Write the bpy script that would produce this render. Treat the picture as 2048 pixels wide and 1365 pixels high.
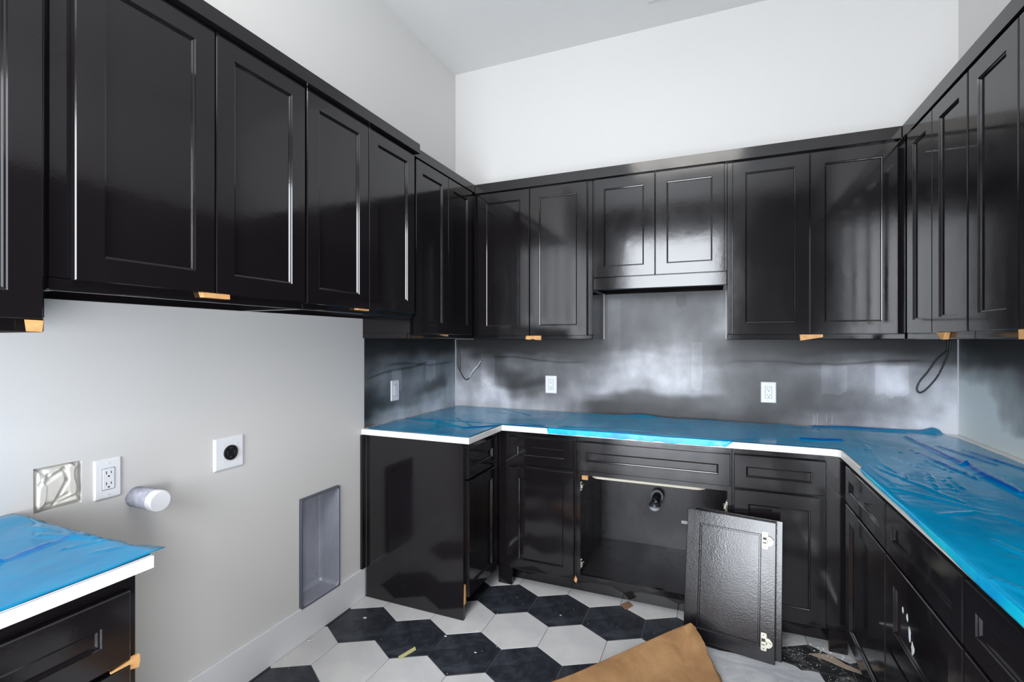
import bpy, bmesh, math, random
from mathutils import Vector, Matrix, noise

sc = bpy.context.scene
for o in list(bpy.data.objects): bpy.data.objects.remove(o)
C = sc.collection
rnd = random.Random(7)

# ------------------------------------------------------------ camera
H = 1.39
cam = bpy.data.cameras.new('camera'); co = bpy.data.objects.new('camera', cam); C.objects.link(co)
co.location = (0, 0, H); co.rotation_euler = (math.radians(90), 0, math.atan(406/970))
cam.sensor_width = 36; cam.lens = 970/2048*36; cam.clip_start = 0.02
sc.camera = co
# ------------------------------------------------------------ world / lights / exposure
w = bpy.data.worlds.new('world'); sc.world = w; w.use_nodes = True
bg = w.node_tree.nodes['Background']; bg.inputs[0].default_value = (.80, .90, 1.0, 1); bg.inputs[1].default_value = 1.0
def area(name, loc, rot, sx, sy, power, col):
    l = bpy.data.lights.new(name, 'AREA'); l.shape = 'RECTANGLE'; l.size = sx; l.size_y = sy
    l.energy = power; l.color = col
    o = bpy.data.objects.new(name, l); C.objects.link(o); o.location = loc; o.rotation_euler = rot
    return o
area('daylight', (-.58, -1.78, 1.46), (math.radians(90), 0, 0), 1.28, 2.84, 118, (.90, .94, 1.0))
area('overhead_fill', (-.3, .35, 3.33), (0, 0, 0), 1.1, 1.1, 17, (1.0, .96, .90))  # added overhead fill, there is no fixture here
area('side_fill', (1.12, -1.02, .72), (0, math.radians(90), 0), 1.1, 1.2, 50, (.92, .95, 1.0))  # added fill from the right, that wall has no window
area('ceiling_fill', (-.3, .9, 2.45), (math.pi, 0, 0), .5, .5, 3, (1.0, .97, .93))  # added upward fill to brighten the ceiling, not a real lamp
sc.view_settings.view_transform = 'Standard'; sc.view_settings.look = 'None'
sc.view_settings.gamma = 1; sc.view_settings.use_curve_mapping = False
sc.view_settings.exposure = 0.68

# ------------------------------------------------------------ materials
def s2l(c):
    return tuple(((v/255)/12.92 if v/255 <= .04045 else ((v/255+.055)/1.055)**2.4) for v in c)
class M_:
    def __init__(s, name, base, rough=.5, spec=.5, metal=0):
        s.m = bpy.data.materials.new(name); s.m.use_nodes = True
        s.t = s.m.node_tree; s.n = s.t.nodes; s.b = s.n['Principled BSDF']
        s.b.inputs['Base Color'].default_value = (*base, 1); s.b.inputs['Roughness'].default_value = rough
        s.b.inputs['Specular IOR Level'].default_value = spec; s.b.inputs['Metallic'].default_value = metal
    def add(s, ty, **k):
        n = s.n.new(ty)
        for a, v in k.items():
            if a in n.inputs: n.inputs[a].default_value = v
            else: setattr(n, a, v)
        return n
    def link(s, a, b): s.t.links.new(a, b)
    def co(s, scale=(1, 1, 1), rot=(0, 0, 0)):
        t = s.add('ShaderNodeTexCoord'); mp = s.add('ShaderNodeMapping')
        mp.inputs['Scale'].default_value = scale; mp.inputs['Rotation'].default_value = rot
        s.link(t.outputs['Object'], mp.inputs['Vector']); return mp.outputs['Vector']
    def noise(s, scale, detail=3, rough=.5, vec=None, dist=0):
        n = s.add('ShaderNodeTexNoise'); n.inputs['Scale'].default_value = scale; n.inputs['Detail'].default_value = detail
        n.inputs['Roughness'].default_value = rough; n.inputs['Distortion'].default_value = dist
        s.link(vec if vec else s.co(), n.inputs['Vector']); return n.outputs['Fac']
    def ramp(s, fac, stops):
        r = s.add('ShaderNodeValToRGB'); e = r.color_ramp.elements
        while len(e) < len(stops): e.new(.5)
        for q, (p, c) in zip(e, stops): q.position = p; q.color = (*c, 1) if len(c) == 3 else c
        s.link(fac, r.inputs['Fac']); return r.outputs['Color']
    def bump(s, h, strength=.2, dist=.01, prev=None):
        b = s.add('ShaderNodeBump'); b.inputs['Strength'].default_value = strength; b.inputs['Distance'].default_value = dist
        s.link(h, b.inputs['Height'])
        if prev: s.link(prev, b.inputs['Normal'])
        s.link(b.outputs['Normal'], s.b.inputs['Normal']); return b.outputs['Normal']

def lacquer(name, base, rough, orange=.05, haze=0):
    m = M_(name, base, rough, .6)
    n1 = m.noise(150, 2, .5)
    nb = m.bump(n1, orange, .002)
    n2 = m.noise(3.0, 4, .6)
    m.bump(n2, .03, .02, nb)
    r = m.ramp(m.noise(5, 4, .6, m.co((1, 1, .5))), [(.35, (rough*.8,)*3), (.7, (rough*1.3+.02,)*3)])
    m.link(r, m.b.inputs['Roughness'])
    if haze:
        c = m.ramp(m.noise(9, 6, .65, m.co((1, 1, .6)), .6), [(.56, base), (.60, tuple(v+haze*.5 for v in base)), (.72, tuple(v+haze for v in base))])
        m.link(c, m.b.inputs['Base Color'])
    return m.m
BLK = (.0075, .0062, .0072)
m_cab = lacquer('black_lacquer', BLK, .095, .018)
m_cabdoor = lacquer('black_lacquer_back', (.010, .009, .011), .16, .16)
m_cabR = lacquer('black_lacquer_dusty', (.009, .008, .010), .11, .02, .016)
m_in = lacquer('black_cabinet_interior', (.018, .017, .021), .30, .04, .010)

m = M_('wall_paint', (.665, .655, .64), .62, .3); m.bump(m.noise(160, 3, .6), .06, .003); m_wall = m.m
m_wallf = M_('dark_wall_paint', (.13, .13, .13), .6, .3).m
m = M_('ceiling_paint', (.76, .76, .75), .8, .2); m.bump(m.noise(120, 3, .6), .12, .003); m_ceil = m.m
m = M_('trim_paint', (.74, .74, .76), .35, .5); m.bump(m.noise(40, 2, .5), .03, .003); m_trim = m.m

m = M_('oversprayed_shaded_wall', (.5, .5, .5), .42, .45)  # colour carries the overspray and the shade under the cabinets
at_ = m.add('ShaderNodeAttribute'); at_.attribute_name = 'paint_and_shade'
gr = m.noise(420, 2, .7)
mx = m.add('ShaderNodeMixRGB', blend_type='OVERLAY'); mx.inputs[0].default_value = .42
m.link(at_.outputs['Color'], mx.inputs[1]); m.link(gr, mx.inputs[2]); m.link(mx.outputs[0], m.b.inputs['Base Color'])
m.bump(gr, .10, .002); m_spray_shade = m.m

m = M_('white_quartz', (.80, .79, .77), .3, .5); m_quartz = m.m
m = M_('blue_film', (.0, .2, .55), .13, .22)
a2 = m.add('ShaderNodeAttribute'); a2.attribute_name = 'ply'
f1 = m.noise(2.2, 5, .6, m.co((1, .5, 1)), .8)
c1 = m.ramp(f1, [(.3, s2l((0, 112, 160))), (.5, s2l((0, 131, 178))), (.72, s2l((2, 148, 192)))])
mx = m.add('ShaderNodeMixRGB'); m.link(a2.outputs['Fac'], mx.inputs[0]); m.link(c1, mx.inputs[1]); mx.inputs[2].default_value = (*s2l((0, 84, 170)), 1)
m.link(mx.outputs[0], m.b.inputs['Base Color'])
mv = m.co((1.0, .35, 1), (0, 0, .35))
v = m.add('ShaderNodeTexNoise'); v.noise_type = 'RIDGED_MULTIFRACTAL'
v.inputs['Scale'].default_value = 7; v.inputs['Detail'].default_value = 4; v.inputs['Roughness'].default_value = .45; m.link(mv, v.inputs['Vector'])
nb = m.bump(v.outputs['Fac'], .05, .006)
m.bump(m.noise(30, 3, .6, m.co((.4, 1, 1), (0, 0, .3))), .06, .005, nb)
m_film = m.m
m = M_('blue_film_hanging_lit', s2l((0, 186, 226)), .28, .5)  # brighter film copy: light through the overhang is put into its colour
c1 = m.ramp(m.noise(6, 4, .6), [(.35, s2l((0, 150, 215))), (.6, s2l((10, 200, 226))), (.8, s2l((90, 225, 225)))])
m.link(c1, m.b.inputs['Base Color']); m.bump(m.noise(26, 3, .6), .25, .004); m_film_lit = m.m

m = M_('white_tile', s2l((205, 204, 204)), .34, .5)
c = m.ramp(m.noise(5, 5, .6), [(.3, s2l((196, 196, 198))), (.7, s2l((218, 216, 214)))]); m.link(c, m.b.inputs['Base Color'])
m.bump(m.noise(60, 3, .6), .03, .002); m_tw = m.m
m = M_('black_slate_tile', (.02, .022, .028), .42, .5)
n = m.noise(8, 8, .72, None, 1.2)
c = m.ramp(n, [(.28, (.010, .011, .015)), (.46, (.020, .023, .031)), (.60, (.046, .052, .066)), (.78, (.12, .125, .14))]); m.link(c, m.b.inputs['Base Color'])
m.bump(n, .25, .004); m_tb = m.m
def dusty(name, base, dust, th):
    m = M_(name, base, .65, .3)
    n = m.noise(13, 9, .75, m.co((1, 1.7, 1), (0, 0, .5)), 1.0)
    m.link(m.ramp(n, [(th-.12, base), (th, tuple((a+b)/2 for a, b in zip(base, dust))), (th+.13, dust)]), m.b.inputs['Base Color'])
    m.bump(n, .2, .003); return m.m
m_twd = dusty('white_tile_dusty', s2l((150, 152, 158)), s2l((200, 200, 198)), .45)
m_tbd = dusty('black_slate_tile_dusty', (.016, .017, .019), (.20, .19, .18), .60)
m_grout = M_('grout', s2l((120, 120, 124)), .9, .2).m
m = M_('kraft_paper', s2l((176, 134, 92)), .7, .35)
n = m.noise(9, 7, .65, None, .5)
m.link(m.ramp(n, [(.3, s2l((146, 108, 72))), (.55, s2l((168, 128, 88))), (.8, s2l((184, 146, 106)))]), m.b.inputs['Base Color'])
m.bump(m.noise(14, 6, .6, m.co((1, .5, 1), (0, 0, .6)), 1), .35, .01); m_kraft = m.m
m = M_('masking_tape', s2l((222, 166, 98)), .6, .3)
m.link(m.ramp(m.noise(60, 3, .6), [(.3, s2l((190, 140, 88))), (.7, s2l((212, 164, 108)))]), m.b.inputs['Base Color']); m_tape = m.m
m_ytape = M_('yellow_tape', s2l((205, 200, 140)), .5).m
m_card = M_('cardboard', s2l((140, 106, 82)), .8).m
m_plw = M_('white_plastic', (.82, .83, .86), .3).m
m_slot = M_('dark_slot', (.01, .01, .01), .5).m
m_blkpl = M_('black_plastic', (.012, .012, .014), .3).m
m = M_('galvanized_metal', s2l((170, 173, 184)), .30, .5, .15)
n = m.noise(5, 6, .7, m.co((1, 1, .35)), .4)
m.link(m.ramp(n, [(.3, s2l((140, 143, 154))), (.7, s2l((176, 179, 190)))]), m.b.inputs['Base Color']); m.bump(m.noise(90, 2), .05, .001); m_galv = m.m
m_flange = M_('painted_flange', s2l((92, 94, 104)), .5, .4).m
m = M_('crinkled_foil', s2l((160, 150, 155)), .3, .5, .9); m.bump(m.noise(120, 4, .7), .9, .01); m_foil = m.m
m_nickel = M_('nickel', s2l((168, 165, 152)), .35, .5, .95).m
m = M_('oversprayed_pipe', s2l((176, 177, 192)), .75, .2); m.bump(m.noise(140, 4, .7), .5, .004)
m.link(m.ramp(m.noise(60, 4, .7), [(.4, s2l((158, 160, 176))), (.7, s2l((196, 197, 206)))]), m.b.inputs['Base Color']); m_pipe = m.m
m = M_('crumpled_paper', s2l((216, 213, 206)), .7, .3); m.bump(m.noise(40, 4, .6), .15, .004); m_crump = m.m
m_sinkw = M_('cream_sink', s2l((232, 226, 208)), .3).m
m_plaster = M_('plaster', s2l((205, 210, 214)), .9, .1).m
m_wirebl = M_('painted_cable', (.03, .03, .032), .4).m
m_wirewh = M_('bare_cable', s2l((215, 215, 212)), .4).m
m_label = M_('white_label', s2l((225, 226, 228)), .5).m
m = M_('capball_lit_below', (.02, .02, .022), .4)
g = m.add('ShaderNodeTexCoord'); sp = m.add('ShaderNodeSeparateXYZ'); m.link(g.outputs['Generated'], sp.inputs[0])
m.link(m.ramp(sp.outputs['Z'], [(.30, s2l((205, 208, 214))), (.55, (.03, .03, .032))]), m.b.inputs['Base Color']); m_ball = m.m  # pale underside paints the cap as lit from below

# ------------------------------------------------------------ helpers
def obj(name, bm, mat, parent=None, smooth=False):
    bmesh.ops.recalc_face_normals(bm, faces=bm.faces)
    me = bpy.data.meshes.new(name); bm.to_mesh(me); bm.free()
    if mat: me.materials.append(mat)
    if smooth:
        for p in me.polygons: p.use_smooth = True
    o = bpy.data.objects.new(name, me); C.objects.link(o)
    if parent: o.parent = parent
    return o
def thing(name, label, cat, group=None):
    o = bpy.data.objects.new(name, None); C.objects.link(o); o.empty_display_size = .05
    return tag(o, label, cat, group)
def tag(o, label, cat, group=None):
    o['label'] = label; o['category'] = cat
    if group: o['group'] = group
    return o
def struct(o, label=None):
    o['kind'] = 'structure'
    if label: o['label'] = label
    return o
def addbox(bm, x0, x1, y0, y1, z0, z1, bev=0):
    r = bmesh.ops.create_cube(bm, size=1)
    vs = r['verts']
    for v in vs: v.co = Vector(((x0+x1)/2+v.co.x*(x1-x0), (y0+y1)/2+v.co.y*(y1-y0), (z0+z1)/2+v.co.z*(z1-z0)))
    if bev:
        es = {e for v in vs for e in v.link_edges}
        bmesh.ops.bevel(bm, geom=list(es), offset=bev, segments=1, affect='EDGES')
def box(name, x0, x1, y0, y1, z0, z1, mat, parent=None, bev=0):
    bm = bmesh.new(); addbox(bm, x0, x1, y0, y1, z0, z1, bev); return obj(name, bm, mat, parent)
class Fr:
    """local frame: u along the face, v up, n outwards"""
    def __init__(s, O, U, N, V=(0, 0, 1)):
        s.O, s.U, s.N, s.V = Vector(O), Vector(U), Vector(N), Vector(V)
    def __call__(s, u, v, n): return s.O + s.U*u + s.V*v + s.N*n
def FL(x): return Fr((x, 0, 0), (0, 1, 0), (1, 0, 0))      # faces +X, u = Y
def FB(y): return Fr((0, y, 0), (1, 0, 0), (0, -1, 0))     # faces -Y, u = X
def FR(x): return Fr((x, 0, 0), (0, 1, 0), (-1, 0, 0))     # faces -X, u = Y
def rrect(u0, u1, v0, v1, r=0, seg=5):
    if r <= 0: return [(u0, v0), (u1, v0), (u1, v1), (u0, v1)]
    pts = []
    for cx, cy, a0 in ((u0+r, v0+r, 180), (u1-r, v0+r, 270), (u1-r, v1-r, 0), (u0+r, v1-r, 90)):
        for k in range(seg+1):
            a = math.radians(a0+90*k/seg); pts.append((cx+r*math.cos(a), cy+r*math.sin(a)))
    return pts
def rings(bm, F, loops, cap0=True, cap1=True):
    """loops: list of (points2d, n)"""
    L = [[bm.verts.new(F(u, v, n)) for u, v in pts] for pts, n in loops]
    for a, b in zip(L, L[1:]):
        for i in range(len(a)): bm.faces.new((a[i], a[(i+1) % len(a)], b[(i+1) % len(a)], b[i]))
    if cap0: bm.faces.new(L[0])
    if cap1: bm.faces.new(L[-1])
def front(name, F, u0, u1, v0, v1, parent, mat=None, t=.019, wd=.061, pr=.0, n0=.001, panel_mat=None):
    mat = mat or m_cab
    def rr(i, r=0): return rrect(u0+i, u1-i, v0+i, v1-i, r)
    bm = bmesh.new()
    rings(bm, F, [(rr(0), n0), (rr(0), n0+t-.0025), (rr(.0025), n0+t), (rr(wd), n0+t), (rr(wd+.0018), n0+t-.0035),
                  (rr(wd+.0055), n0+t-.0045), (rr(wd+.008), n0+t-.0095), (rr(wd+.0082), n0+t-.014)], cap0=True, cap1=False)
    d = obj(name, bm, mat, parent)
    bm = bmesh.new()
    rings(bm, F, [(rr(wd+.0079), n0+t-.014), (rr(wd+.0079), n0+t-.0096)])
    obj('panel', bm, panel_mat or mat, d)
    return d
def tube(bm, pts, r, seg=8):
    pts = [Vector(p) for p in pts]; prev = None
    for i, p in enumerate(pts):
        d = (pts[min(i+1, len(pts)-1)] - pts[max(i-1, 0)]).normalized()
        up = Vector((0, 0, 1)) if abs(d.z) < .9 else Vector((1, 0, 0))
        a = d.cross(up).normalized(); b = d.cross(a)
        rr = r[i] if isinstance(r, (list, tuple)) else r
        ring = [bm.verts.new(p + (a*math.cos(2*math.pi*k/seg) + b*math.sin(2*math.pi*k/seg))*rr) for k in range(seg)]
        if prev:
            for k in range(seg): bm.faces.new((prev[k], prev[(k+1) % seg], ring[(k+1) % seg], ring[k]))
        else: bm.faces.new(ring)
        prev = ring
    bm.faces.new(prev)
def spline(pts, n=6):
    P = [Vector(p) for p in pts]; out = []
    for i in range(len(P)-1):
        p0, p1, p2, p3 = P[max(i-1, 0)], P[i], P[i+1], P[min(i+2, len(P)-1)]
        for k in range(n):
            t = k/n
            out.append(.5*((2*p1) + (p2-p0)*t + (2*p0-5*p1+4*p2-p3)*t*t + (3*p1-p0-3*p2+p3)*t**3))
    return out + [P[-1]]
def cyl(name, p0, p1, r, mat, parent=None, seg=24, smooth=False):
    bm = bmesh.new(); tube(bm, [p0, p1], r, seg); return obj(name, bm, mat, parent, smooth)

def sst(a, b, x): t = max(0, min(1, (x-a)/(b-a))); return t*t*(3-2*t)

# ------------------------------------------------------------ room shell
XL, XR, YB, YF, ZC = -1.765, 1.137, 3.138, -1.70, 3.352
def wall_with_holes(name, fixed0, fixed1, a0, a1, z0, z1, holes, axis, mat):
    bm = bmesh.new()
    As = sorted({a0, a1, *[h[i] for h in holes for i in (0, 1)]}); Zs = sorted({z0, z1, *[h[i] for h in holes for i in (2, 3)]})
    for i in range(len(As)-1):
        for j in range(len(Zs)-1):
            ca, cz = (As[i]+As[i+1])/2, (Zs[j]+Zs[j+1])/2
            if any(h[0] < ca < h[1] and h[2] < cz < h[3] for h in holes): continue
            if axis == 'x': addbox(bm, fixed0, fixed1, As[i], As[i+1], Zs[j], Zs[j+1])
            else: addbox(bm, As[i], As[i+1], fixed0, fixed1, Zs[j], Zs[j+1])
    return struct(obj(name, bm, mat))
VB = (1.680, 1.930, .152, .660)   # recessed vent box opening
PH = (.737, .850, .902, 1.030)    # paper-stuffed hole
YD = -.34
wl = wall_with_holes('wall_left', XL-.14, XL, YD, YB+.1, -.02, ZC+.02, [VB, PH], 'x', m_wall)
wb = struct(box('wall_back', XL, XR, YB, YB+.1, -.02, ZC+.02, m_wall))
wr = struct(box('wall_right', XR, XR+.1, YD, YB+.1, -.02, ZC+.02, m_wall))
box('side_wall', XL-.14, XL, YF-.1, YD-.0005, -.02, ZC+.02, m_wallf, wl); box('side_wall', XR, XR+.1, YF-.1, YD-.0005, -.02, ZC+.02, m_wallf, wr)
wf = wall_with_holes('wall_front', YF-.1, YF, XL, XR, -.02, ZC+.02, [(-1.36, .12, 0, 2.96)], 'y', m_wallf)
ce = struct(box('ceiling', XL-.14, XR+.1, YF-.1, YB+.1, ZC, ZC+.08, m_ceil))
fl = struct(box('floor', XL-.14, XR+.1, YF-.1, YB+.1, -.06, -.003, m_grout))
struct(box('baseboard_left', XL, -1.752, .672, 2.122, 0, .158, m_trim, bev=.002))
# door casing behind the camera, round the opening the daylight comes through
d1 = struct(box('door_1', -1.45, .21, YF, YF+.018, 2.96, 3.05, m_trim)); 
box('door_casing', -1.45, -1.36, YF, YF+.018, 0, 2.96, m_trim, d1); box('door_casing', .12, .21, YF, YF+.018, 0, 2.96, m_trim, d1)
# caulked corner beads of the back wall
struct(box('trim_1', XL, XL+.005, YB-.005, YB, .916, 1.40, m_trim))
struct(box('trim_2', XR-.005, XR, YB-.005, YB, .916, 1.398, m_trim))

# hex tiles
R = .2845/math.sqrt(3); RP = 1.5*R; GAP = .0015
def clip(poly, ax, lim, keep_less):
    out = []
    for i in range(len(poly)):
        a, b = poly[i], poly[(i+1) % len(poly)]
        ia = (a[ax] <= lim) if keep_less else (a[ax] >= lim); ib = (b[ax] <= lim) if keep_less else (b[ax] >= lim)
        if ia: out.append(a)
        if ia != ib:
            t = (lim-a[ax])/(b[ax]-a[ax]); out.append(tuple(a[k]+t*(b[k]-a[k]) for k in (0, 1)))
    return out
def tilemesh(poly):
    bm = bmesh.new(); cx = sum(p[0] for p in poly)/len(poly); cy = sum(p[1] for p in poly)/len(poly)
    def ins(d): return [(p[0]+(cx-p[0])*d, p[1]+(cy-p[1])*d) for p in poly]
    F = Fr((0, 0, 0), (1, 0, 0), (0, 0, 1), (0, 1, 0))
    rings(bm, F, [(poly, -.003), (poly, -.0008), (ins(.007), 0)])
    bmesh.ops.recalc_face_normals(bm, faces=bm.faces)
    me = bpy.data.meshes.new('tile'); bm.to_mesh(me); bm.free(); return me
hexp = [((R-GAP)*math.sin(math.radians(60*k)), (R-GAP)*math.cos(math.radians(60*k))) for k in range(6)]
full = {}
for mt in (m_tw, m_tb, m_twd, m_tbd):
    me = tilemesh(hexp); me.materials.append(mt); full[mt] = me
for r in range(-14, 6):
    y = 1.915 + r*RP
    for c in range(-4, 10):
        x = -1.03 + c*.2845 + (.14225 if r % 2 else 0)
        black = (r % 2 == 0)
        dirt = x > .05 and y > 1.3
        mt = (m_tbd if dirt else m_tb) if black else (m_twd if dirt else m_tw)
        poly = [(px+x, py+y) for px, py in hexp]
        n0 = poly
        for ax, lim, less in ((0, -1.754, False), (0, XR-.002, True), (1, YB-.003, True), (1, YF+.003, False)):
            if poly: poly = clip(poly, ax, lim, less)
        if len(poly) < 3: continue
        ar = abs(sum(poly[i][0]*poly[(i+1) % len(poly)][1]-poly[(i+1) % len(poly)][0]*poly[i][1] for i in range(len(poly))))/2
        if ar < 1e-4: continue
        if poly == n0:
            o = bpy.data.objects.new('tile', full[mt]); o.location = (x, y, -.0003*rnd.random())
        else:
            me = tilemesh([(p[0]-x, p[1]-y) for p in poly]); me.materials.append(mt)
            o = bpy.data.objects.new('tile', me); o.location = (x, y, 0)
        C.objects.link(o); o.parent = fl

# ------------------------------------------------------------ oversprayed wall zones, cabinet shade and reflected glow painted into the colour
def spray_and_shade(name, F, u0, u1, v0, v1, us, rows, seed, tint, parent, cut=None, step=.0060, gain=lambda u: 1):  # gain lightens the colour where little light reaches the wall
    nu, nv = int((u1-u0)/step), int((v1-v0)/step)
    zs = [r[0] for r in rows]
    def samp(u, v):
        def sm(t): return t*t*(3-2*t)
        if v >= zs[0]: a = b = 0; t = 0
        elif v <= zs[-1]: a = b = len(zs)-1; t = 0
        else:
            a = next(i for i in range(len(zs)-1) if zs[i] >= v >= zs[i+1]); b = a+1; t = sm((zs[a]-v)/(zs[a]-zs[b]))
        uu = min(max(u, us[0]), us[-1])
        i = next(i for i in range(len(us)-1) if us[i] <= uu <= us[i+1]); s = sm((uu-us[i])/(us[i+1]-us[i]))
        def g(k): q = rows[k][1]; return q[i]*(1-s)+q[i+1]*s
        return g(a)*(1-t)+g(b)*t
    me = bpy.data.meshes.new(name); V = []; Fc = []; col = []
    for j in range(nv+1):
        for i in range(nu+1):
            u = u0+(u1-u0)*i/nu; v = v0+(v1-v0)*j/nv
            V.append(F(u, v, .0012))
            q = Vector((u*3.4, v*3.4, seed)); q2 = Vector((u*11, v*11, seed+5))
            wu = noise.noise(q)*.075+noise.noise(q2)*.025; wv = noise.noise(q+Vector((7, 3, 1)))*.050+noise.noise(q2+Vector((3, 9, 2)))*.018
            g = samp(u+wu, v+wv) * (1+.16*noise.fractal(Vector((u*9, v*6, seed+9)), 1, 2, 4))
            # faint roller laps with straight vertical sides
            for cx, wd_, zt, zb, am in ROLL.get(name, ()):
                if abs(u-cx) < wd_ and zb + .03*noise.noise(Vector((u*25, 0, seed))) < v < zt: g += am
            for ua, va, ub, vb, am in LINES.get(name, ()):
                if ua < u < ub:
                    vl = va+(vb-va)*(u-ua)/(ub-ua)+.010*math.sin((u-ua)*9)+.004*noise.noise(Vector((u*12, 0, 4)))
                    g -= am*math.exp(-((v-vl)/.006)**2)*min(1, (u-ua)/.1, (ub-u)/.1)
            g = max(16, min(225, g))
            L = min(.8, s2l((g, g, g))[0]*gain(u))
            col += [L*tint[0], L*tint[1], L*tint[2], 1]
    for j in range(nv):
        for i in range(nu):
            if cut and cut(u0+(u1-u0)*(i+.5)/nu, v0+(v1-v0)*(j+.5)/nv): continue
            a = j*(nu+1)+i; Fc.append((a, a+1, a+nu+2, a+nu+1))
    me.from_pydata(V, [], Fc); ca = me.color_attributes.new('paint_and_shade', 'FLOAT_COLOR', 'POINT'); ca.data.foreach_set('color', col)
    me.materials.append(m_spray_shade)
    o = bpy.data.objects.new('overspray_and_shade', me); C.objects.link(o); o.parent = parent
    return o
LINES = {'back': [(-1.50, 1.275, -.75, 1.250, 42), (.05, 1.262, 1.02, 1.278, 42)], 'left': [(2.13, 1.175, 2.80, 1.262, 40), (2.3, 1.245, 3.12, 1.235, 34)]}
ROLL = {'back': [(-1.50, .055, 1.30, 1.08, 16), (-.10, .028, 1.38, 1.10, 18), (.60, .06, 1.26, 1.10, 16), (.86, .07, 1.26, 1.10, 18), (-.60, .04, 1.66, 1.35, 12), (-.19, .03, 1.67, 1.60, -26)],
        'left': [(2.42, .05, 1.22, 1.10, 16), (2.80, .06, 1.26, 1.12, 20)], 'right': []}
US = [-1.727, -1.564, -1.406, -1.253, -1.106, -.963, -.825, -.692, -.531, -.376, -.227, -.084, .055, .188, .316, .44, .56, .676, .788, .897, 1.002, 1.103]
BR = [
 (1.69, [25]*7+[70, 90, 62, 58, 72, 100, 50]+[25]*8),
 (1.63, [25]*7+[100, 108, 92, 92, 88, 118, 80]+[25]*8),
 (1.56, [25]*7+[100, 98, 95, 100, 92, 140, 90]+[25]*8),
 (1.47, [25]*7+[95, 88, 82, 118, 96, 150, 70]+[25]*8),
 (1.40, [22, 14, 14, 14, 14, 14, 14, 60, 82, 100, 140, 105, 80, 42, 24, 18, 16, 16, 16, 14, 14, 25]),
 (1.345, [38, 20, 20, 22, 24, 28, 32, 50, 84, 130, 170, 120, 62, 45, 38, 32, 28, 26, 24, 24, 28, 45]),
 (1.285, [110, 50, 35, 95, 72, 64, 76, 104, 146, 182, 195, 150, 84, 72, 68, 64, 70, 78, 76, 74, 64, 66]),
 (1.225, [130, 110, 78, 108, 112, 108, 114, 138, 176, 200, 204, 178, 112, 94, 92, 100, 128, 140, 150, 156, 118, 124]),
 (1.155, [150, 145, 72, 62, 104, 112, 118, 146, 186, 204, 206, 186, 100, 80, 96, 80, 100, 132, 148, 172, 150, 165]),
 (1.085, [168, 185, 96, 58, 56, 96, 140, 168, 172, 168, 186, 168, 110, 72, 88, 74, 90, 98, 118, 126, 160, 188]),
 (1.03, [178, 206, 190, 120, 100, 114, 146, 120, 66, 76, 70, 84, 104, 66, 80, 76, 84, 96, 112, 134, 165, 200]),
 (.975, [185, 205, 196, 178, 156, 140, 128, 54, 48, 54, 48, 92, 98, 72, 72, 92, 120, 108, 130, 154, 185, 205]),
 (.92, [188, 198, 192, 184, 172, 160, 128, 64, 48, 50, 48, 56, 72, 72, 76, 110, 140, 124, 148, 170, 195, 212]),
]
def hoodcut(u, v): return v > 1.405 and not (-.665 < u < .061)
spray_and_shade('back', FB(YB), XL+.003, XR-.003, .915, 1.698, US, BR, 3.1, (.97, .98, 1.05), wb, hoodcut, gain=lambda u: .85+.75*sst(.2, 1.1, u)+.2*(1-sst(-1.6, -1.0, u)))
spray_and_shade('left', FL(XL), 2.128, 3.134, .915, 1.41, [2.136, 2.31, 2.506, 2.73, 2.987, 3.094],
      [(1.40, [20, 18, 16, 16, 18, 30]), (1.33, [30, 28, 24, 26, 30, 40]), (1.25, [62, 76, 84, 96, 90, 96]), (1.17, [70, 96, 104, 110, 96, 110]), (1.08, [34, 78, 92, 72, 64, 120]),
       (1.02, [28, 52, 92, 128, 126, 140]), (.96, [26, 118, 142, 152, 150, 150]), (.92, [60, 140, 150, 160, 160, 150])], 8.7, (.90, 1.0, 1.10), wl, gain=lambda u: 1.75)
spray_and_shade('right', FR(XR), .5, 3.134, .915, 1.41, [.5, 1.5, 2.3, 2.601, 2.75, 2.921, 3.094],
      [(1.40, [18, 18, 18, 18, 20, 24, 40]), (1.31, [18, 18, 18, 20, 30, 60, 80]), (1.23, [40, 60, 60, 70, 110, 140, 150]), (1.16, [70, 90, 100, 110, 130, 180, 190]),
       (1.09, [110, 120, 120, 110, 140, 200, 205]), (1.03, [140, 130, 120, 110, 176, 200, 200]), (.97, [170, 180, 190, 190, 210, 212, 205]), (.92, [190, 200, 210, 214, 214, 214, 208])], 15.2, (.95, 1.04, 1.03), wr, gain=lambda u: 1.9)

for x, za, zb in ((.503, .925, .982), (.511, .930, .975), (.522, .922, .990), (.566, .940, .985), (.592, .928, .980)):
    bm = bmesh.new(); F = FB(YB); rings(bm, F, [([(x-.0006, za), (x+.0012, za), (x+.0022, zb), (x+.0012, zb)], .0012), ([(x-.0004, za), (x+.001, za), (x+.002, zb), (x+.0013, zb)], .0022)])
    obj('plaster_drip', bm, m_plaster, wb)
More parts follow.
